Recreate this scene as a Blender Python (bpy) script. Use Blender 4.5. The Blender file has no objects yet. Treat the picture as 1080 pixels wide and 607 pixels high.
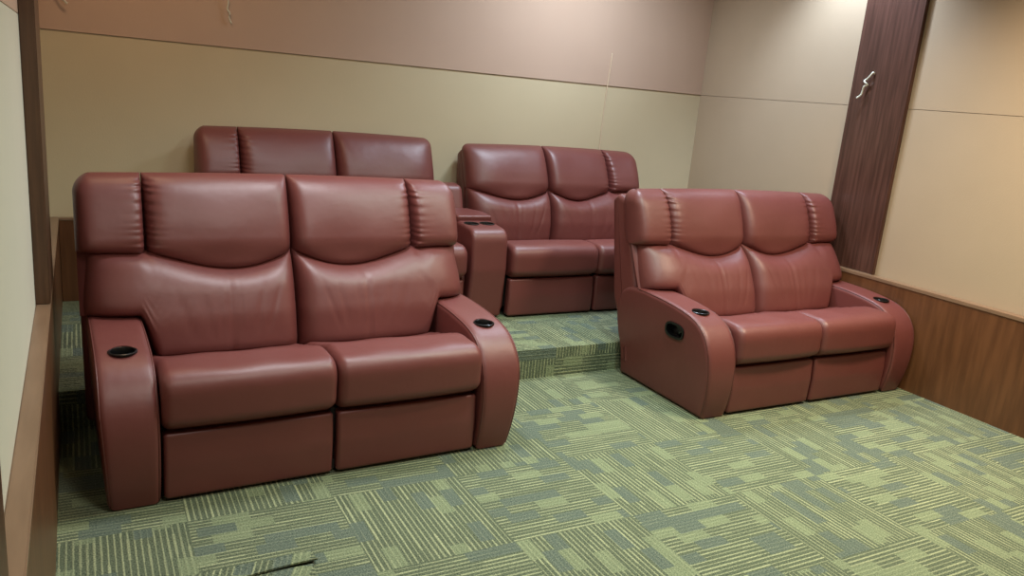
import bpy, bmesh, math, random
from mathutils import Vector, Matrix
random.seed(4)
S = bpy.context.scene
COL = S.collection
PI = math.pi

# ------------------------------------------------------------------ camera
CH, PITCH, ROLL, YAW, FPX = 1.502, 13.852, 5.105, 29.422, 830.26
cy, sy = math.cos(math.radians(YAW)), math.sin(math.radians(YAW))
cp, sp = math.cos(math.radians(PITCH)), math.sin(math.radians(PITCH))
cr, sr = math.cos(math.radians(ROLL)), math.sin(math.radians(ROLL))
F = Vector((sy * cp, cy * cp, -sp)); R0 = Vector((cy, -sy, 0)); U0 = R0.cross(F)
Rv = cr * R0 + sr * U0; Uv = -sr * R0 + cr * U0
cam = bpy.data.objects.new('camera', bpy.data.cameras.new('camera')); COL.objects.link(cam)
M = Matrix((Rv, Uv, -F)).transposed().to_4x4(); M.translation = (0, 0, CH)
cam.matrix_world = M
cam.data.sensor_width = 36; cam.data.lens = FPX / 1080 * 36; cam.data.clip_start = 0.01
S.camera = cam

# ------------------------------------------------------------------ light
S.view_settings.view_transform = 'Standard'; S.view_settings.look = 'None'
S.view_settings.exposure = 0.0; S.view_settings.gamma = 1.0
S.view_settings.use_curve_mapping = False
w = bpy.data.worlds.new('world'); S.world = w; w.use_nodes = True
w.node_tree.nodes['Background'].inputs[0].default_value = (0.9, 0.95, 0.9, 1)
w.node_tree.nodes['Background'].inputs[1].default_value = 0.05

def area(name, loc, tgt, size, power, color, shape='DISK', spread=180):
    l = bpy.data.lights.new(name, 'AREA'); l.shape = shape; l.size = size; l.energy = power; l.color = color
    l.spread = math.radians(spread)
    o = bpy.data.objects.new(name, l); COL.objects.link(o); o.location = loc
    o.rotation_euler = (Vector(tgt) - Vector(loc)).to_track_quat('-Z', 'Y').to_euler(); return o
def spot(name, loc, tgt, power, color, ang, blend=0.8, rad=0.06):
    l = bpy.data.lights.new(name, 'SPOT'); l.energy = power; l.color = color
    l.spot_size = math.radians(ang); l.spot_blend = blend; l.shadow_soft_size = rad
    o = bpy.data.objects.new(name, l); COL.objects.link(o); o.location = loc
    o.rotation_euler = (Vector(tgt) - Vector(loc)).to_track_quat('-Z', 'Y').to_euler(); return o
CEIL = 2.9
area('ceiling_lamp_back', (2.95, 4.1, CEIL - .02), (2.95, 4.1, 0), .5, 34, (0.76, 0.87, 1.0), spread=150)
area('ceiling_lamp_left', (1.1, 3.0, CEIL - .02), (1.1, 3.0, 0), 0.5, 14, (0.95, 0.97, 1.0), spread=105)
area('ceiling_lamp_corner', (0.3, 3.9, CEIL - .02), (0.3, 3.9, 0), .3, 7, (1.0, 0.66, 0.40))
area('ceiling_lamp_centre', (2.3, 2.3, CEIL - .02), (2.3, 2.3, 0), .5, 27, (0.80, 1.0, 0.90), spread=135)
area('ceiling_lamp_right', (3.5, 1.7, CEIL - .02), (3.5, 1.7, 0), .4, 47, (1.0, 0.80, 0.58), spread=125)
area('ceiling_lamp_front', (0.9, 0.8, CEIL - .02), (0.9, 0.8, 0), .6, 32, (1.0, 0.97, 0.88))
spot('added_pillar_spot', (3.95, 3.55, CEIL - .03), (4.25, 3.50, 1.6), 125, (0.66, 0.80, 1.0), 100)  # added spot, washes pillar and wall top with a bluish, haze-like glow

# ------------------------------------------------------------------ helpers
def lin(c):
    return tuple((v / 12.92 if v <= .04045 else ((v + .055) / 1.055) ** 2.4) for v in [x / 255 for x in c]) + (1,)
def mat(name):
    m = bpy.data.materials.new(name); m.use_nodes = True
    return m, m.node_tree, m.node_tree.nodes['Principled BSDF']
class E:                                              # tiny expression builder on math nodes
    nt = None
    def __init__(s, o): s.o = o
    @staticmethod
    def op(f, *a):
        n = E.nt.nodes.new('ShaderNodeMath'); n.operation = f
        for i, x in enumerate(a):
            if isinstance(x, E): E.nt.links.new(x.o, n.inputs[i])
            else: n.inputs[i].default_value = x
        return E(n.outputs[0])
    def __add__(s, b): return E.op('ADD', s, b)
    def __sub__(s, b): return E.op('SUBTRACT', s, b)
    def __mul__(s, b): return E.op('MULTIPLY', s, b)
    def floor(s): return E.op('FLOOR', s)
    def fract(s): return E.op('FRACT', s)
    def lt(s, b): return E.op('LESS_THAN', s, b)
    def gt(s, b): return E.op('GREATER_THAN', s, b)
    def mod2(s): return E.op('FLOORED_MODULO', s, 2.0)
def hash3(a, b, c):
    cb = E.nt.nodes.new('ShaderNodeCombineXYZ')
    for i, x in enumerate((a, b, c)):
        if isinstance(x, E): E.nt.links.new(x.o, cb.inputs[i])
        else: cb.inputs[i].default_value = x
    wn = E.nt.nodes.new('ShaderNodeTexWhiteNoise'); wn.noise_dimensions = '3D'
    E.nt.links.new(cb.outputs[0], wn.inputs['Vector']); return E(wn.outputs['Value'])
def mixc(nt, f, a, b):
    n = nt.nodes.new('ShaderNodeMix'); n.data_type = 'RGBA'
    for s, x in ((0, f), (6, a), (7, b)):
        if isinstance(x, E): nt.links.new(x.o, n.inputs[s])
        elif hasattr(x, 'is_linked'): nt.links.new(x, n.inputs[s])
        else: n.inputs[s].default_value = x
    return n.outputs[2]
def noise(nt, scale, detail=3, vec=None, stretch=None):
    tc = nt.nodes.new('ShaderNodeTexCoord'); mp = nt.nodes.new('ShaderNodeMapping')
    nt.links.new(tc.outputs['Object'], mp.inputs[0])
    if stretch: mp.inputs['Scale'].default_value = stretch
    n = nt.nodes.new('ShaderNodeTexNoise'); n.inputs['Scale'].default_value = scale; n.inputs['Detail'].default_value = detail
    nt.links.new(mp.outputs[0], n.inputs['Vector']); return n.outputs['Fac']
def bump(nt, b, h, strength, dist):
    n = nt.nodes.new('ShaderNodeBump'); n.inputs['Strength'].default_value = strength; n.inputs['Distance'].default_value = dist
    nt.links.new(h, n.inputs['Height']); nt.links.new(n.outputs[0], b.inputs['Normal']); return n

# materials
def m_leather(name, c1, c2, rough=.45):
    m, nt, b = mat(name)
    f = noise(nt, 5, 4)
    nt.links.new(mixc(nt, f, lin(c1), lin(c2)), b.inputs['Base Color'])
    b.inputs['Roughness'].default_value = rough
    b.inputs['Specular IOR Level'].default_value = .65
    a = nt.nodes.new('ShaderNodeMath'); a.operation = 'MULTIPLY_ADD'; a.inputs[1].default_value = .12
    nt.links.new(noise(nt, 420, 2), a.inputs[0]); nt.links.new(noise(nt, 11, 2), a.inputs[2])
    bump(nt, b, a.outputs[0], .35, .006)
    return m
LEATHER = m_leather('maroon_leather', (106, 54, 51), (114, 60, 56))
PIPE = m_leather('maroon_piping', (92, 46, 41), (98, 50, 45))
def m_fabric(name, c1, c2, scale=3):
    m, nt, b = mat(name)
    nt.links.new(mixc(nt, noise(nt, scale, 6), lin(c1), lin(c2)), b.inputs['Base Color'])
    b.inputs['Roughness'].default_value = .95; b.inputs['Specular IOR Level'].default_value = .15
    bump(nt, b, noise(nt, 260, 2, stretch=(1, 1, .4)), .3, .002)
    return m
WALL_LOW = m_fabric('cream_wall_fabric', (206, 192, 160), (214, 200, 168))
WALL_UP = m_fabric('tan_wall_fabric', (198, 171, 151), (205, 179, 159))
WALL_R = m_fabric('beige_wall_fabric', (176, 157, 132), (184, 164, 139))
WALL_L = m_fabric('lit_wall_fabric', (216, 214, 196), (223, 221, 204))  # wall fabric made lighter, the brighter light on this side put into its colour
CEILM = m_fabric('ceiling_paint', (190, 184, 170), (196, 190, 176))
def m_wood(name, c1, c2, stretch, rough):
    m, nt, b = mat(name)
    f = noise(nt, 6, 8, stretch=stretch)
    r = nt.nodes.new('ShaderNodeMapRange'); r.inputs[1].default_value = .35; r.inputs[2].default_value = .65
    nt.links.new(f, r.inputs[0])
    nt.links.new(mixc(nt, E(r.outputs[0]), lin(c1), lin(c2)), b.inputs['Base Color'])
    b.inputs['Roughness'].default_value = rough
    return m
WOOD = m_wood('walnut_panelling', (94, 60, 36), (112, 73, 45), (5, 5, .5), .38)
WOOD_P = m_wood('brown_post_wood', (78, 54, 38), (96, 68, 48), (9, 9, .5), .4)
WOOD_CAP = m_wood('walnut_ledge', (126, 100, 78), (138, 111, 88), (5, .6, 5), .35)
WOOD_D = m_wood('dark_walnut', (70, 46, 38), (92, 62, 52), (9, 9, .5), .27)
def m_plain(name, c, rough, metal=0, spec=.5):
    m, nt, b = mat(name)
    nt.links.new(mixc(nt, noise(nt, 30, 2), lin(c), lin([min(255, x * 1.08) for x in c])), b.inputs['Base Color'])
    b.inputs['Roughness'].default_value = rough; b.inputs['Metallic'].default_value = metal
    b.inputs['Specular IOR Level'].default_value = spec
    return m
BLACK = m_plain('black_plastic', (14, 14, 15), .3)
DARK = m_plain('black_underframe', (20, 17, 17), .7)
STEEL = m_plain('steel_lever', (120, 120, 118), .35, 1)
WIRE = m_plain('white_cable_sheath', (214, 214, 196), .5)
CORD = m_plain('beige_cord', (205, 185, 158), .7)

# carpet tiles with stripes turned a quarter from tile to tile
T = .5
def m_carpet(ox=.275, oy=.08, name='striped_carpet_tile', rot=0):
    m, nt, b = mat(name); E.nt = nt
    tc = nt.nodes.new('ShaderNodeTexCoord'); sx = nt.nodes.new('ShaderNodeSeparateXYZ')
    mp = nt.nodes.new('ShaderNodeMapping'); mp.inputs['Rotation'].default_value = (0, 0, rot)
    nt.links.new(tc.outputs['Object'], mp.inputs[0]); nt.links.new(mp.outputs[0], sx.inputs[0])
    X, Y, Z = (E(sx.outputs[i]) for i in range(3))
    p = (X - ox + 10 * T) * (1 / T); q = (Y + Z - oy + 10 * T) * (1 / T)
    ix, iy = p.floor(), q.floor(); fx, fy = p.fract(), q.fract()
    par = (ix + iy).mod2()
    inv = E.op('SUBTRACT', 1.0, par)
    a = fx * inv + fy * par          # along the stripe
    c = fy * inv + fx * par          # across
    # stripes
    n = 26.0
    k = (c * n).floor(); fr = (c * n).fract()
    hk = hash3(k, ix, iy)
    seg = (a * 4.0 + hk * 3.0).floor()
    hs = hash3(k, seg, ix * 7.0 + iy)
    wdt = hs * .14 + .16
    line = E.op('SMOOTH_MIN', E.op('MAXIMUM', (wdt - E.op('ABSOLUTE', fr - .4)) * 6.0, 0.0), 1.0, .2)
    lint = hk * .45 + .55
    # blocks
    kb = (c * 9.0).floor()
    hb = hash3(kb, ix, iy + 31.0)
    sb = (a * 4.0 + hb).floor()
    hv = hash3(kb * 3.0 + 5.0, sb, ix * 3.0 + iy * 11.0)
    dark = hv.gt(.83); light = hv.lt(.15)
    fib = E(noise(nt, 210, 4)); fib2 = E(noise(nt, 90, 3)); wear = E(noise(nt, 9, 5))
    fb = E.op('MULTIPLY_ADD', fib, 2.6, -.8); fb = E.op('MINIMUM', E.op('MAXIMUM', fb, 0.0), 1.0)
    base = mixc(nt, fb, lin((46, 56, 48)), lin((122, 132, 106)))
    lite = mixc(nt, fb, lin((112, 124, 94)), lin((196, 200, 158)))
    blk = mixc(nt, fb, lin((56, 70, 66)), lin((122, 134, 120)))
    blk2 = mixc(nt, fb, lin((96, 110, 84)), lin((158, 168, 132)))
    cc = mixc(nt, line * lint, base, lite)
    cc = mixc(nt, light * (wear * .5 + .45), cc, blk2)
    cc = mixc(nt, dark * (wear * .4 + .6), cc, blk)
    nt.links.new(cc, b.inputs['Base Color'])
    b.inputs['Roughness'].default_value = 1.0; b.inputs['Specular IOR Level'].default_value = .1
    hh = line * .6 + fib2 * .7
    bump(nt, b, hh.o, .5, .004)
    return m
CARPET = m_carpet()
CARPET2 = m_carpet(.5, 0, 'carpet_offcut_pile', .35)

def link(name, bm, mt, parent=None, smooth=True, angle=None):
    me = bpy.data.meshes.new(name); bmesh.ops.recalc_face_normals(bm, faces=bm.faces)
    bm.to_mesh(me); bm.free()
    if not isinstance(mt, (list, tuple)): mt = [mt]
    for x in mt: me.materials.append(x)
    if smooth:
        for p in me.polygons: p.use_smooth = True
        if angle: me.set_sharp_from_angle(angle=math.radians(angle))
    o = bpy.data.objects.new(name, me); COL.objects.link(o)
    if parent: o.parent = parent
    return o
def box(bm, a, b, mi=0, bev=0):
    t = bmesh.new()
    bmesh.ops.create_cube(t, size=1)
    for v in t.verts: v.co = Vector([(a[i] + b[i]) / 2 + v.co[i] * (b[i] - a[i]) for i in range(3)])
    if bev: bmesh.ops.bevel(t, geom=list(t.edges), offset=bev, segments=2, affect='EDGES')
    vm = {v: bm.verts.new(v.co) for v in t.verts}
    for f in t.faces:
        nf = bm.faces.new([vm[v] for v in f.verts]); nf.material_index = mi
    t.free()
def struct(name, bm, mt, **k):
    o = link(name, bm, mt, smooth=False, **k); o['kind'] = 'structure'; return o
def tube(bm, pts, r, seg=8):
    rings = []; up = Vector((0, 0, 1))
    pts = [Vector(p) for p in pts]
    for i, p in enumerate(pts):
        d = (pts[min(i + 1, len(pts) - 1)] - pts[max(i - 1, 0)]).normalized()
        s = d.cross(up if abs(d.z) < .95 else Vector((1, 0, 0))).normalized(); t = s.cross(d)
        rr = r[i] if isinstance(r, list) else r
        rings.append([bm.verts.new(p + (s * math.cos(2 * PI * k / seg) + t * math.sin(2 * PI * k / seg)) * rr) for k in range(seg)])
    for A, B in zip(rings, rings[1:]):
        for k in range(seg): bm.faces.new((A[k], A[(k + 1) % seg], B[(k + 1) % seg], B[k]))
    bm.faces.new(rings[0][::-1]); bm.faces.new(rings[-1])
def lathe(bm, prof, c, seg=32, ax=None):              # profile of (r, z); closed at r=0 ends
    rings = []
    for r, z in prof:
        if r < 1e-6: rings.append([bm.verts.new((c[0], c[1], c[2] + z))])
        else: rings.append([bm.verts.new((c[0] + r * math.cos(2 * PI * k / seg), c[1] + r * math.sin(2 * PI * k / seg), c[2] + z)) for k in range(seg)])
    for A, B in zip(rings, rings[1:]):
        for k in range(seg):
            k2 = (k + 1) % seg
            if len(A) == 1: bm.faces.new((A[0], B[k2], B[k]))
            elif len(B) == 1: bm.faces.new((A[k], A[k2], B[0]))
            else: bm.faces.new((A[k], A[k2], B[k2], B[k]))
def catmull(pts, n=8):
    P = [Vector(p) for p in pts]; P = [2 * P[0] - P[1]] + P + [2 * P[-1] - P[-2]]; out = []
    for i in range(1, len(P) - 2):
        for k in range(n):
            t = k / n; a, b, c, d = P[i - 1:i + 3]
            out.append(.5 * ((2 * b) + (c - a) * t + (2 * a - 5 * b + 4 * c - d) * t * t + (3 * b - a - 3 * c + d) * t ** 3))
    return out + [P[-2]]
def rpoly(pts, n=8, maxseg=.03):                      # closed polygon with rounded corners, resampled
    N = len(pts); out = []
    for i in range(N):
        p = Vector(pts[i][:2]); r = pts[i][2]
        a = (Vector(pts[i - 1][:2]) - p); b = (Vector(pts[(i + 1) % N][:2]) - p)
        la, lb = a.length, b.length; a.normalize(); b.normalize()
        ang = a.angle(b); d = min(r / math.tan(ang / 2), la * .48, lb * .48)
        for k in range(n + 1):                        # quadratic corner, close to an arc
            t = k / n
            out.append((1 - t) ** 2 * (p + a * d) + 2 * t * (1 - t) * p + t * t * (p + b * d))
    res = []
    for i in range(len(out)):
        a, b = out[i], out[(i + 1) % len(out)]; L = (b - a).length
        if L < 1e-5: continue
        m = max(1, int(L / maxseg))
        for k in range(m): res.append(a.lerp(b, k / m))
    return res
def offs(P, d):                                       # offset a closed polygon inwards
    N = len(P); area_ = sum(P[i].x * P[(i + 1) % N].y - P[(i + 1) % N].x * P[i].y for i in range(N))
    s = 1 if area_ > 0 else -1; out = []
    for i in range(N):
        e1 = (P[i] - P[i - 1]).normalized(); e2 = (P[(i + 1) % N] - P[i]).normalized()
        n1 = Vector((-e1.y, e1.x)); n2 = Vector((-e2.y, e2.x)); n = (n1 + n2)
        n = n / max(.3, n.length_squared / 2)
        out.append(P[i] + n * d * s)
    return out
def sweep(prof, u0, u1, r, nu=10, disp=None, rs=6):   # profile (v,z) pushed along u, rounded ends
    bm = bmesh.new(); rings = []
    st = [(u0 + r * (1 - math.sin(t * PI / 2 / rs)), r * (1 - math.cos(t * PI / 2 / rs))) for t in range(rs, -1, -1)]
    st = [(u0 + r * (1 - math.cos(t * PI / 2 / rs)), r * (1 - math.sin(t * PI / 2 / rs))) for t in range(rs + 1)]
    mid = [(u0 + r + (u1 - u0 - 2 * r) * k / nu, 0) for k in range(1, nu)]
    en = [(u0 + u1 - u, d) for u, d in reversed(st)]
    for u, d in st + mid + en:
        Q = offs(prof, d) if d > 1e-9 else prof
        ring = []
        for q in Q:
            co = Vector((u, q.x, q.y))
            if disp: co = disp(co)
            ring.append(bm.verts.new(co))
        rings.append(ring)
    N = len(prof)
    for A, B in zip(rings, rings[1:]):
        for k in range(N): bm.faces.new((A[k], A[(k + 1) % N], B[(k + 1) % N], B[k]))
    bm.faces.new(rings[0][::-1]); bm.faces.new(rings[-1])
    return bm
def sm(x, a, b):
    t = max(0, min(1, (x - a) / (b - a))); return t * t * (3 - 2 * t)
def panel(u0, u1, zb, zt, vc, thick, ps=4, pt=4, ns=46, ntt=40, disp=None, rc=(0, 0), back=.5):
    """padded cushion panel: outline u0..u1, zb(u)..zt(u); centre plane vc(z); thick(z) half depth in front"""
    bm = bmesh.new(); G = {}
    def par(i, n):
        x = 2 * i / n - 1; return math.copysign(1 - (1 - abs(x)) ** 2.4, x)
    um, hu = (u0 + u1) / 2, (u1 - u0) / 2
    for side in (0, 1):
        for i in range(ns + 1):
            s = par(i, ns)
            for j in range(ntt + 1):
                edge = i in (0, ns) or j in (0, ntt)
                if side == 1 and edge: G[1, i, j] = G[0, i, j]; continue
                t = par(j, ntt)
                u = um + s * hu
                z = zb(u) + (zt(u) - zb(u)) * (t + 1) / 2
                rl = rc[0] if s < 0 else rc[1]        # rounded top outer corner
                if rl and t > 0:
                    H = (zt(u) - zb(u)); dz = zt(u) - z
                    if dz < rl:
                        ins = rl - math.sqrt(max(0, rl * rl - (rl - dz) ** 2))
                        u -= math.copysign(ins * abs(s) ** 3, s)
                e = max(0, 1 - abs(s) ** (ps[0] if s < 0 else ps[1])) ** .5 * max(0, 1 - abs(t) ** (pt[0] if t < 0 else pt[1])) ** .5
                th = thick(z) * e
                v = vc(z) - th if side == 0 else vc(z) + th * back
                co = Vector((u, v, z))
                if disp and side == 0: co = disp(co, s, t, e)
                G[side, i, j] = bm.verts.new(co)
    for side in (0, 1):
        for i in range(ns):
            for j in range(ntt):
                q = [G[side, i, j], G[side, i + 1, j], G[side, i + 1, j + 1], G[side, i, j + 1]]
                bm.faces.new(q if side == 0 else q[::-1])
    return bm
def boolean(o, cutter_bm):
    me = bpy.data.meshes.new('cut'); bmesh.ops.recalc_face_normals(cutter_bm, faces=cutter_bm.faces); cutter_bm.to_mesh(me); cutter_bm.free()
    c = bpy.data.objects.new('cut', me); COL.objects.link(c)
    par = o.parent; o.parent = None
    md = o.modifiers.new('b', 'BOOLEAN'); md.operation = 'DIFFERENCE'; md.object = c; md.solver = 'EXACT'
    bpy.context.view_layer.update()
    dg = bpy.context.evaluated_depsgraph_get()
    nm = bpy.data.meshes.new_from_object(o.evaluated_get(dg), depsgraph=dg)
    o.modifiers.clear(); o.data = nm; bpy.data.objects.remove(c); o.parent = par
    nm.set_sharp_from_angle(angle=math.radians(40))

# ------------------------------------------------------------------ the room
XL, XLF, XR, XRD, YB, YF = -.154, -.107, 4.305, 4.240, 4.909, -1.6
YS, H1, HD = 3.475, .165, .633
bm = bmesh.new()
box(bm, (XL - .3, YF - .2, -.2), (XR + .3, YS + .001, 0)); box(bm, (XL - .3, YS, -.2), (XR + .3, YB + .2, H1))
struct('floor', bm, CARPET)
bm = bmesh.new(); box(bm, (XL - .3, YF - .2, CEIL), (XR + .3, YB + .2, CEIL + .15)); struct('ceiling', bm, CEILM)
SEAM = 1.614
bm = bmesh.new()
box(bm, (XL - .3, YB, -.1), (XR + .3, YB + .15, SEAM - .003), 0); box(bm, (XL - .3, YB + .02, SEAM - .01), (XR + .3, YB + .15, SEAM + .01), 0)
box(bm, (XL - .3, YB - .006, SEAM), (XR + .3, YB + .15, CEIL + .01), 1, )
struct('wall_back', bm, [WALL_LOW, WALL_UP])
bm = bmesh.new()
for y0, y1 in ((YF, 3.3), (3.3, YB)):
    box(bm, (XR, y0, -.1), (XR + .15, y1, SEAM - .003)); box(bm, (XR, y0, SEAM), (XR + .15, y1, CEIL + .01))
box(bm, (XR + .01, YF, -.1), (XR + .15, YB, CEIL))
struct('wall_right', bm, [WALL_R])
bm = bmesh.new()
box(bm, (XL - .15, YF, -.1), (XL, YB, SEAM - .003), 0); box(bm, (XL - .15, YF, SEAM), (XL, YB, CEIL + .01), 1)
box(bm, (XL - .15, YF, -.1), (XL - .01, YB, CEIL), 0)
struct('wall_left', bm, [WALL_L, WALL_UP])
bm = bmesh.new(); box(bm, (XL - .3, YF - .15, -.1), (XR + .3, YF, CEIL + .01)); struct('wall_front', bm, [WALL_UP])
def dado(name, a, b, top_a, top_b, t=.012):
    bm = bmesh.new(); box(bm, a, b, 0); box(bm, top_a, top_b, 1, .003); return struct(name, bm, [WOOD, WOOD_CAP])
dado('trim_1', (XL, YF, 0), (XLF - .002, YB, HD - .012), (XL, YF, HD - .014), (XLF, YB, HD))
dado('trim_2', (XRD + .004, YF, 0), (XR, YB, .60 - .012), (XRD, YF, .60 - .014), (XR, YB, .607))
dado('trim_3', (XLF, YB - .047, H1), (XRD, YB, HD - .012), (XLF, YB - .05, HD - .014), (XRD, YB, HD))
def post(name, a, b, m=None):
    bm = bmesh.new(); box(bm, a, b, 0, .003); return struct(name, bm, [m or WOOD_D])
post('trim_4', (XL, 3.13, HD), (XLF, 3.52, CEIL), WOOD_P)
post('trim_5', (XL, 1.0, HD), (-.128, 1.37, CEIL), WOOD_P)
post('trim_6', (XR - .02, 3.10, .607), (XR, 3.50, CEIL))
# narrow lipping strips beside the posts
post('trim_7', (XR - .028, 3.088, .607), (XR, 3.10, CEIL))

# ------------------------------------------------------------------ sofas
def tag(o, label, cat, group=None):
    o['label'] = label; o['category'] = cat
    if group: o['group'] = group
A_ = .19
ARM_C = catmull([(.000, .006, 0), (-.022, .10, 0), (-.032, .20, 0), (-.026, .30, 0), (.0, .385, 0), (.055, .455, 0), (.14, .497, 0), (.28, .520, 0), (.45, .530, 0), (.62, .528, 0), (.705, .505, 0), (.755, .45, 0), (.768, .36, 0), (.752, .26, 0), (.712, .14, 0), (.695, .006, 0)], 5)
ARM_P = [Vector((q.x, q.y)) for q in ARM_C]
def th_head(z): return .100 + .02 * sm(z, .72, .82) - .025 * sm(z, .85, 1.05)
def th_lum(z): return .125 + .02 * sm(z, .42, .55) - .02 * sm(z, .62, .76)
def cup(parent, u, v, z, r=.041):
    bm = bmesh.new()
    lathe(bm, [(r + .007, -.001), (r + .007, .003), (r + .003, .005), (r - .001, .003), (r - .004, -.008), (r - .008, -.068), (r - .014, -.072), (0, -.072),
               ], (u, v, z))
    lathe(bm, [(r + .007, -.001), (r + .001, -.006), (r - .001, -.07), (r - .008, -.075), (0, -.075)], (u, v, z))
    bmesh.ops.remove_doubles(bm, verts=bm.verts, dist=1e-5)
    return link('cup_holder', bm, BLACK, parent, angle=45)
def cyl_cut(u, v, z, r, h=.2):
    bm = bmesh.new(); lathe(bm, [(0, -.078), (r, -.078), (r, h), (0, h)], (u, v, z)); return bm
def arm(root, side, W, handle=False):
    u0, u1 = (0, A_) if side < 0 else (W - A_, W)
    out = u0 if side < 0 else u1
    def d(co):
        if co.z < .36:
            f = abs(co.x - (u1 if side < 0 else u0)) / A_
            co.x -= side * (.022 if side < 0 else .034) * f * (1 - co.z / .36)
        return co
    P = ARM_P
    bm = sweep(P, u0, u1, .026, 8, d)
    o = link('armrest', bm, LEATHER, root, angle=60)
    cu, cv, cz = (u0 + u1) / 2, .185, .505
    boolean(o, cyl_cut(cu, cv, cz, .0425))
    o.data.materials.clear(); o.data.materials.append(LEATHER)
    cup(o, cu, cv, cz + .001)
    for uu in (u0 + .0075, u1 - .0075):                 # welt seam along both edges
        L = [q for q in offs(P, .0072)]
        pts = [d(Vector((uu, q.x, q.y))) for q in L if q.x < .60 and not (q.y < .1 and q.x > .06)]
        i0 = max(range(len(pts)), key=lambda i: (pts[i] - pts[i - 1]).length)
        pts = pts[i0:] + pts[:i0]
        bm = bmesh.new(); tube(bm, pts, .0032, 6); link('piping', bm, PIPE, o)
    if handle:
        c = (out, .25, .393)
        def oval(bm, x0, x1, a, b):
            n = 28; ring = [[], []]
            for k in range(n):
                th = 2 * PI * k / n
                yy = a * math.copysign(abs(math.cos(th)) ** .7, math.cos(th)); zz = b * math.copysign(abs(math.sin(th)) ** .7, math.sin(th))
                for i, x in enumerate((x0, x1)): ring[i].append(bm.verts.new((x, c[1] + yy, c[2] + zz)))
            for k in range(n): bm.faces.new((ring[0][k], ring[0][(k + 1) % n], ring[1][(k + 1) % n], ring[1][k]))
            return ring
        bm = bmesh.new(); rg = oval(bm, c[0] + side * .05, c[0] - side * .035, .068, .036); bm.faces.new(rg[0]); bm.faces.new(rg[1][::-1])
        boolean(o, bm); o.data.materials.clear(); o.data.materials.append(LEATHER)
        bm = bmesh.new()
        r1 = oval(bm, c[0] + side * .004, c[0] - side * .033, .062, .030)
        bm.faces.new(r1[1])
        r2 = oval(bm, c[0] + side * .004, c[0] - side * .004, .073, .041)
        n = len(r1[0])
        for k in range(n): bm.faces.new((r1[0][k], r1[0][(k + 1) % n], r2[0][(k + 1) % n], r2[0][k]))
        h = link('recliner_handle', bm, BLACK, o, angle=40); h['label'] = 'black oval pull recessed in the outer side'
        bm = bmesh.new()
        tube(bm, catmull([(c[0] - side * .030, .235, .372), (c[0] - side * .012, .222, .385), (c[0] - side * .006, .205, .402), (c[0] - side * .010, .200, .415)], 5), .008, 8)
        link('lever', bm, BLACK, h)
    return o
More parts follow.
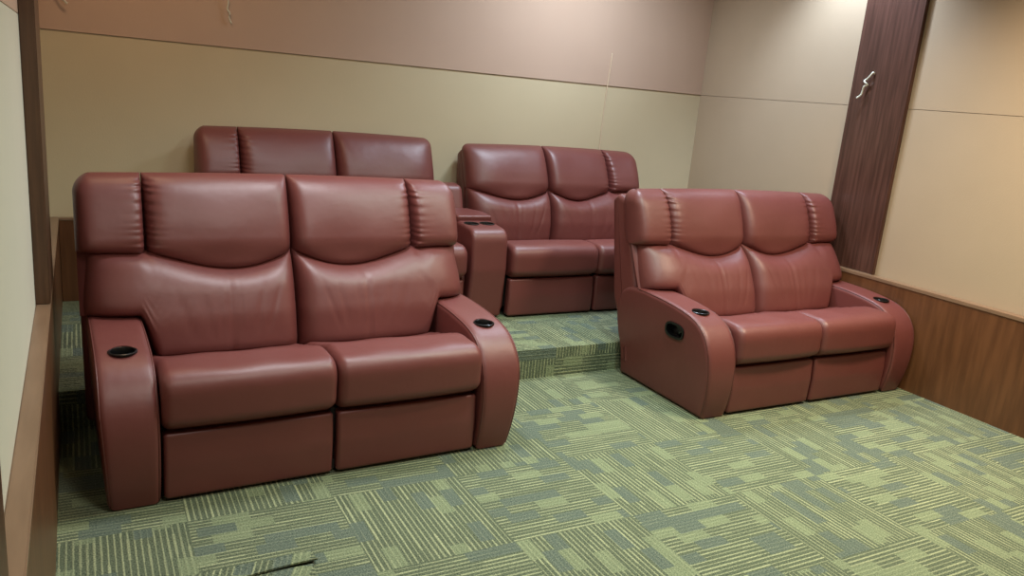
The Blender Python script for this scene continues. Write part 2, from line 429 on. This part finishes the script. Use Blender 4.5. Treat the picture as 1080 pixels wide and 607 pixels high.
def recliner(name, label, W, loc, yaw, seams, zs=1.0, arms=(1, 1), handle=0, back=(0, None), seats=None, handle_side=-1, lean=1.0):
    """seams = u of wing seam left (or None), centre, wing seam right (or None)"""
    root = bpy.data.objects.new(name, None); COL.objects.link(root)
    root.location = loc; root.rotation_euler = (0, 0, math.radians(yaw)); root.scale = (1, 1, zs)
    tag(root, label, 'sofa', None)
    rnd = random.Random(len(label))
    b0 = back[0]; b1 = W if back[1] is None else back[1]
    wl, ce, wr = seams
    def vc_head(z): return (.625 + .055 * lean) + (.12 - .02 * lean) * (z - .72) / .33
    def vc_lum(z): return (.565 - .025 * lean) + (.07 + .07 * lean) * (z - .4) / .35
    le = .07 * lean
    # back shell
    sh = rpoly([(.62, .07, .03), (.60, .42, .1), (.665 + le * .5, .75, .06), (.745 + le * .6, .985, .04), (.79 + le, 1.005, .03), (.84 + le, .97, .04), (.79 + le * .4, .42, .1), (.70, .20, .05), (.69, .07, .03)])
    link('back_shell', sweep(sh, b0 + .012, b1 - .012, .03, 6), LEATHER, root, angle=60)
    # underframe
    bm = bmesh.new(); box(bm, (.06 if arms[0] else .03, .06, .06), (W - (.06 if arms[1] else .03), .70, .25), 0, .006)
    link('underframe', bm, DARK, root, smooth=False)
    # headrest lower edge
    segs = []
    e0 = wl if wl is not None else b0; e1 = wr if wr is not None else b1
    def edge(u):
        if wl is not None and u < wl: return .745 + .012 * (wl - u) / wl
        if wr is not None and u > wr: return .745 + .012 * (u - wr) / (b1 - wr)
        a, b = (e0, ce) if u < ce else (ce, e1)
        t = (u - a) / (b - a)
        t = 1 - t if u > ce else t
        return .750 - .070 * math.sin(PI * max(0, min(1, t)) ** 1.22)
    def ztop(u):
        t = (u - b0) / (b1 - b0); return 1.045 + .012 * math.sin(PI * t)
    parts = []
    if wl is not None: parts.append(('headrest_wing', b0, wl, (.075, 0), 'R'))
    parts.append(('headrest', e0, ce, (0 if wl is not None else .05, .012), ('L' if wl is not None else '')))
    parts.append(('headrest', ce, e1, (.012, 0 if wr is not None else .05), ('R' if wr is not None else '')))
    if wr is not None: parts.append(('headrest_wing', wr, b1, (0, .075), 'L'))
    for nm, u0, u1, rc, pl in parts:
        ph = rnd.random() * 6
        def disp(co, s, t, e, pl=pl, ph=ph, u0=u0, u1=u1):
            for sd, k in (('L', -1), ('R', 1)):
                if sd in pl:
                    dd = (u1 - co.x) if k > 0 else (co.x - u0)
                    g = math.exp(-dd / .022) * (1 - math.exp(-dd / .006))
                    wv = -.35 + math.sin(co.z * 210 + ph + 1.6 * math.sin(co.z * 37)) + .5 * math.sin(co.z * 330 + 2 * ph)
                    co.y += .008 * g * wv * sm(1 - abs(t), 0, .15)
            co.y += .003 * math.sin(co.x * 17 + ph) * math.sin(co.z * 14 + ph) * e
            return co
        g = .0015
        link(nm, panel(u0 + g, u1 - g, lambda u: edge(u) - .004, ztop, vc_head, th_head, (12, 12) if (u0 > b0 and u1 < b1) else ((5, 12) if u0 == b0 else (12, 5)), (9, 4.5), 60, 84, disp, rc, .75), LEATHER, root)
    # lumbar pads
    ua = A_ if arms[0] else None; ub = W - A_ if arms[1] else None
    for k, (u0, u1) in enumerate(((b0, ce), (ce, b1))):
        uc = (max(u0, ua or u0) + min(u1, ub or u1)) / 2 + (.02 if k == 0 else -.02)
        def zb(u):
            z = .36
            if ua is not None: z += (.525 - .36) * (1 - sm(u, ua - .02, ua + .055))
            if ub is not None: z += (.525 - .36) * sm(u, ub - .055, ub + .02)
            return z
        ph = rnd.random() * 6
        def disp(co, s, t, e, uc=uc, ph=ph, u0=u0, u1=u1, k=k):
            if (k == 0 and ua is not None) or (k == 1 and ub is not None):
                sd = -1 if k == 0 else 1
                co.x -= sd * ((.034 if k == 0 else .016) - .018 * sm(.76 - co.z, 0, .2)) * sm(s * sd, .0, 1)
            dx = co.x - uc
            co.y += .0075 * math.exp(-(dx / .010) ** 2) * e
            lo = 1 - sm(co.z, .40, .66)
            for q in range(6):
                x0 = uc + (q - 2.5) * .05 + .01 * math.sin(ph + q * 2)
                x1 = x0 + (co.z - .4) * (q - 2.5) * .13
                co.y += .0035 * math.exp(-((co.x - x1) / .009) ** 2) * sm(co.z, .42, .5) * (1 - sm(co.z, .56 + .02 * math.sin(q * 3 + ph), .70)) * e
            # diagonal pulls running out to the arm wing
            for q in range(3):
                if k == 0 and ua is not None: dd = (co.x - ua - .02) - (co.z - .50 - q * .04) * .7; m = math.exp(-((co.x - ua - .02) / .06) ** 2)
                elif k == 1 and ub is not None: dd = (ub - .02 - co.x) - (co.z - .50 - q * .04) * .7; m = math.exp(-((co.x - ub + .02) / .06) ** 2)
                else: continue
                co.y += .004 * math.exp(-(dd / .010) ** 2) * m * e
            return co
        arm_l = k == 0 and arms[0]; arm_r = k == 1 and arms[1]
        link('backrest', panel(u0 + (.004 if k == 0 else .0015), u1 - (.004 if k == 1 else .0015), zb, lambda u: edge(u) + .012, vc_lum, th_lum, (5, 12) if k == 0 else (12, 5), (5, 6), 120, 64, disp, (0, 0), .35), LEATHER, root)
    # seat cushions and footrests
    if seats is None: seats = ((A_ + .004, W / 2 - .002), (W / 2 + .002, W - A_ - .004))
    for u0, u1 in seats:
        um, hu = (u0 + u1) / 2, (u1 - u0) / 2
        sp_ = rpoly([(.03, .262, .035), (-.03, .30, .05), (-.03, .475, .11), (.16, .478, .20), (.53, .372, .03), (.53, .262, .02)], 10, .018)
        ph = rnd.random() * 6
        def disp(co, um=um, hu=hu, ph=ph):
            s = (co.x - um) / hu; k = sm(co.z, .30, .42)
            co.z += .006 * (1 - s * s) * k - .016 * k * sm(co.y, .12, .33) * (1 - s ** 4)
            co.y -= .014 * (1 - s * s) * (1 - sm(co.y, -.02, .08))
            co.z += .0028 * math.sin(co.x * 23 + ph + co.y * 9) * math.sin(co.y * 19) * k
            for sd in (-1, 1):                        # puckers into the side seams at the back
                dd = 1 - sd * s
                co.z += .003 * math.exp(-dd / .12) * math.sin(co.y * 95 + ph) * k * sm(co.y, .1, .3)
            return co
        c = link('seat_cushion', sweep(sp_, u0, u1, .034, 36, disp, 8), LEATHER, root)
        fp = rpoly([(.0, .012, .016), (-.006, .14, .3), (.004, .256, .014), (.06, .256, .01), (.06, .012, .01)])
        link('footrest', sweep(fp, u0 + .006, u1 - .006, .016, 8), LEATHER, root, angle=60)
    bm = bmesh.new(); um = (seats[0][1] + seats[1][0]) / 2
    box(bm, (um - .012, .045, .035), (um + .012, .07, .26), 0, .002); box(bm, (um - .005, .02, .02), (um + .005, .05, .055), 0, .001)
    link('hinge_bracket', bm, DARK, root, smooth=False)
    for sd, on in ((-1, arms[0]), (1, arms[1])):
        if on: arm(root, sd, W, handle and sd == handle_side)
        else:                                         # plain inner side panel where a console stands
            u0, u1 = (0.004, .030) if sd < 0 else (W - .030, W - .004)
            sp2 = rpoly([(.07, .04, .02), (.06, .26, .02), (.12, .40, .05), (.70, .42, .05), (.72, .04, .02)])
            link('side_panel', sweep(sp2, u0, u1, .01, 2), LEATHER, root, angle=60)
    for fu in (.09, W - .09):
        for fv in (.10, .62):
            bm = bmesh.new(); lathe(bm, [(0, 0), (.02, 0), (.024, .006), (.022, .065), (0, .065)], (fu, fv, 0), 16)
            link('foot', bm, BLACK, root, angle=50)
    return root
recliner('recliner_sofa', 'large maroon leather two-seat recliner nearest the camera, beside the pale left wall', 1.62, (.019, 2.720, 0), 1.8, (.220, .80, 1.36), 1.012, back=(-.024, 1.605))
recliner('recliner_sofa', 'maroon leather two-seat recliner with black oval side pull, by the right wooden dado', 1.582, (2.655, 2.727, 0), -.4, (.225, .785, 1.335), handle=1, lean=1.5)
recliner('recliner_sofa', 'maroon leather sofa on the raised step, mostly hidden behind the nearest left recliner', 1.43, (.567, 4.05, H1), 0, (.235, .79, None), .965, (1, 0), lean=0, seats=((.194, .80), (.804, 1.40)))
recliner('recliner_sofa', 'maroon leather sofa on the raised step, right of the cup holder console', 1.43, (2.235, 4.05, H1), 0, (None, .60, 1.10), .945, (0, 1), lean=0, back=(-.012, 1.38), seats=((.026, .655), (.659, 1.236)))

# ------------------------------------------------------------------ console between the back sofas
root = bpy.data.objects.new('cup_holder_console', None); COL.objects.link(root); root.location = (1.998, 4.06, H1)
tag(root, 'narrow maroon leather console with two cup holders between the two back sofas', 'console')
CW = .236
cpf = rpoly([(.015, .010, .012), (-.02, .30, .2), (-.005, .545, .085), (.30, .565, .03), (.62, .565, .02), (.66, .010, .02)], 8, .02)
def ctap(co):
    co.x *= 1 - .30 * sm(co.y, .34, .47); return co
o = link('console_body', sweep(cpf, 0, CW, .022, 8, ctap), LEATHER, root, angle=60)
cut = bmesh.new()
for u in (.066, .170): lathe(cut, [(0, -.078), (.0425, -.078), (.0425, .2), (0, .2)], (u, .165, .553))
boolean(o, cut); o.data.materials.clear(); o.data.materials.append(LEATHER)
for u in (.066, .170): cup(o, u, .165, .5545)
lp = rpoly([(.235, .552, .012), (.225, .592, .022), (.46, .603, .02), (.47, .56, .01)])
link('lid', sweep(lp, -.002, CW + .002, .016, 6, lambda co: ctap(co)), LEATHER, root, angle=60)
bp = rpoly([(.47, .562, .03), (.53, .735, .06), (.66, .745, .05), (.68, .56, .03)])
link('console_backrest', sweep(bp, .003, CW * .70 - .002, .03, 6), LEATHER, root, angle=60)

# ------------------------------------------------------------------ loose cables and the carpet offcut
def cable(name, label, pts, r, m, cat='cable', n=6):
    bm = bmesh.new(); tube(bm, catmull(pts, n), r, 8); o = link(name, bm, m); tag(o, label, cat); return o
yb = YB - .010
cable('cable_stub', 'short white twisted cable hanging from the tan back wall above the rear left sofa',
      [(.768, YB, 1.905), (.765, yb - .01, 1.90), (.772, yb - .012, 1.86), (.768, yb - .006, 1.82), (.780, yb - .012, 1.80), (.777, yb - .008, 1.775), (.790, yb - .006, 1.745)], .0045, WIRE)
cable('cable_stub', 'white cable end high on the back wall in the top left corner by the post',
      [(-.075, YB, 1.82), (-.07, yb - .015, 1.80), (-.045, yb - .03, 1.775), (-.02, yb - .03, 1.748)], .006, WIRE)
cable('wall_cord', 'thin pale cord hanging down the back wall to behind the rear right sofa',
      [(3.42, YB, 1.835), (3.42, yb, 1.829), (3.415, yb, 1.72), (3.408, yb, 1.6), (3.405, yb + .004, 1.45), (3.402, yb + .003, 1.3), (3.40, yb, 1.10), (3.40, yb, .95)], .0045, CORD, 'cord')
px = XR - .026
cable('cable_knot', 'white knotted cable sticking out of the dark wooden pillar',
      [(px + .02, 3.352, 1.800), (px - .006, 3.350, 1.812), (px - .014, 3.362, 1.790), (px - .012, 3.382, 1.772), (px - .020, 3.392, 1.760), (px - .024, 3.376, 1.748), (px - .012, 3.370, 1.736), (px - .020, 3.386, 1.728), (px - .014, 3.396, 1.700), (px - .014, 3.402, 1.678), (px - .022, 3.425, 1.655)], .0052, WIRE)
# loose strip of carpet, its near edge lifted
def strip(name, label, c, L, Wd, rot, lift, th=.006, curl=0):
    bm = bmesh.new(); G = {}
    nx, ny = 24, 10
    for i in range(nx + 1):
        for j in range(ny + 1):
            a, b = i / nx, j / ny
            x = -L * (1 - a); y = -Wd * b
            z = lift * (b ** 2) * sm(a, .1, .9) + curl * a * a + .001
            for s in (0, 1): G[i, j, s] = bm.verts.new((x, y, z + s * th))
    for i in range(nx):
        for j in range(ny):
            bm.faces.new([G[i, j, 1], G[i + 1, j, 1], G[i + 1, j + 1, 1], G[i, j + 1, 1]])
            bm.faces.new([G[i, j, 0], G[i, j + 1, 0], G[i + 1, j + 1, 0], G[i + 1, j, 0]])
    for i in range(nx):
        for j in (0, ny): bm.faces.new([G[i, j, 0], G[i + 1, j, 0], G[i + 1, j, 1], G[i, j, 1]])
    for j in range(ny):
        for i in (0, nx): bm.faces.new([G[i, j, 0], G[i, j + 1, 0], G[i, j + 1, 1], G[i, j, 1]])
    o = link(name, bm, CARPET2, angle=40); o.location = c; o.rotation_euler = (0, 0, rot); tag(o, label, 'carpet'); return o
strip('carpet_offcut', 'loose striped carpet strip with lifted edge on the floor before the left sofa', (.615, 2.262, 0), .42, .075, .02, .016)
strip('carpet_offcut', 'small green carpet scrap under the lifted strip at the bottom edge', (.60, 2.175, 0), .20, .10, -.12, .004, curl=.008)
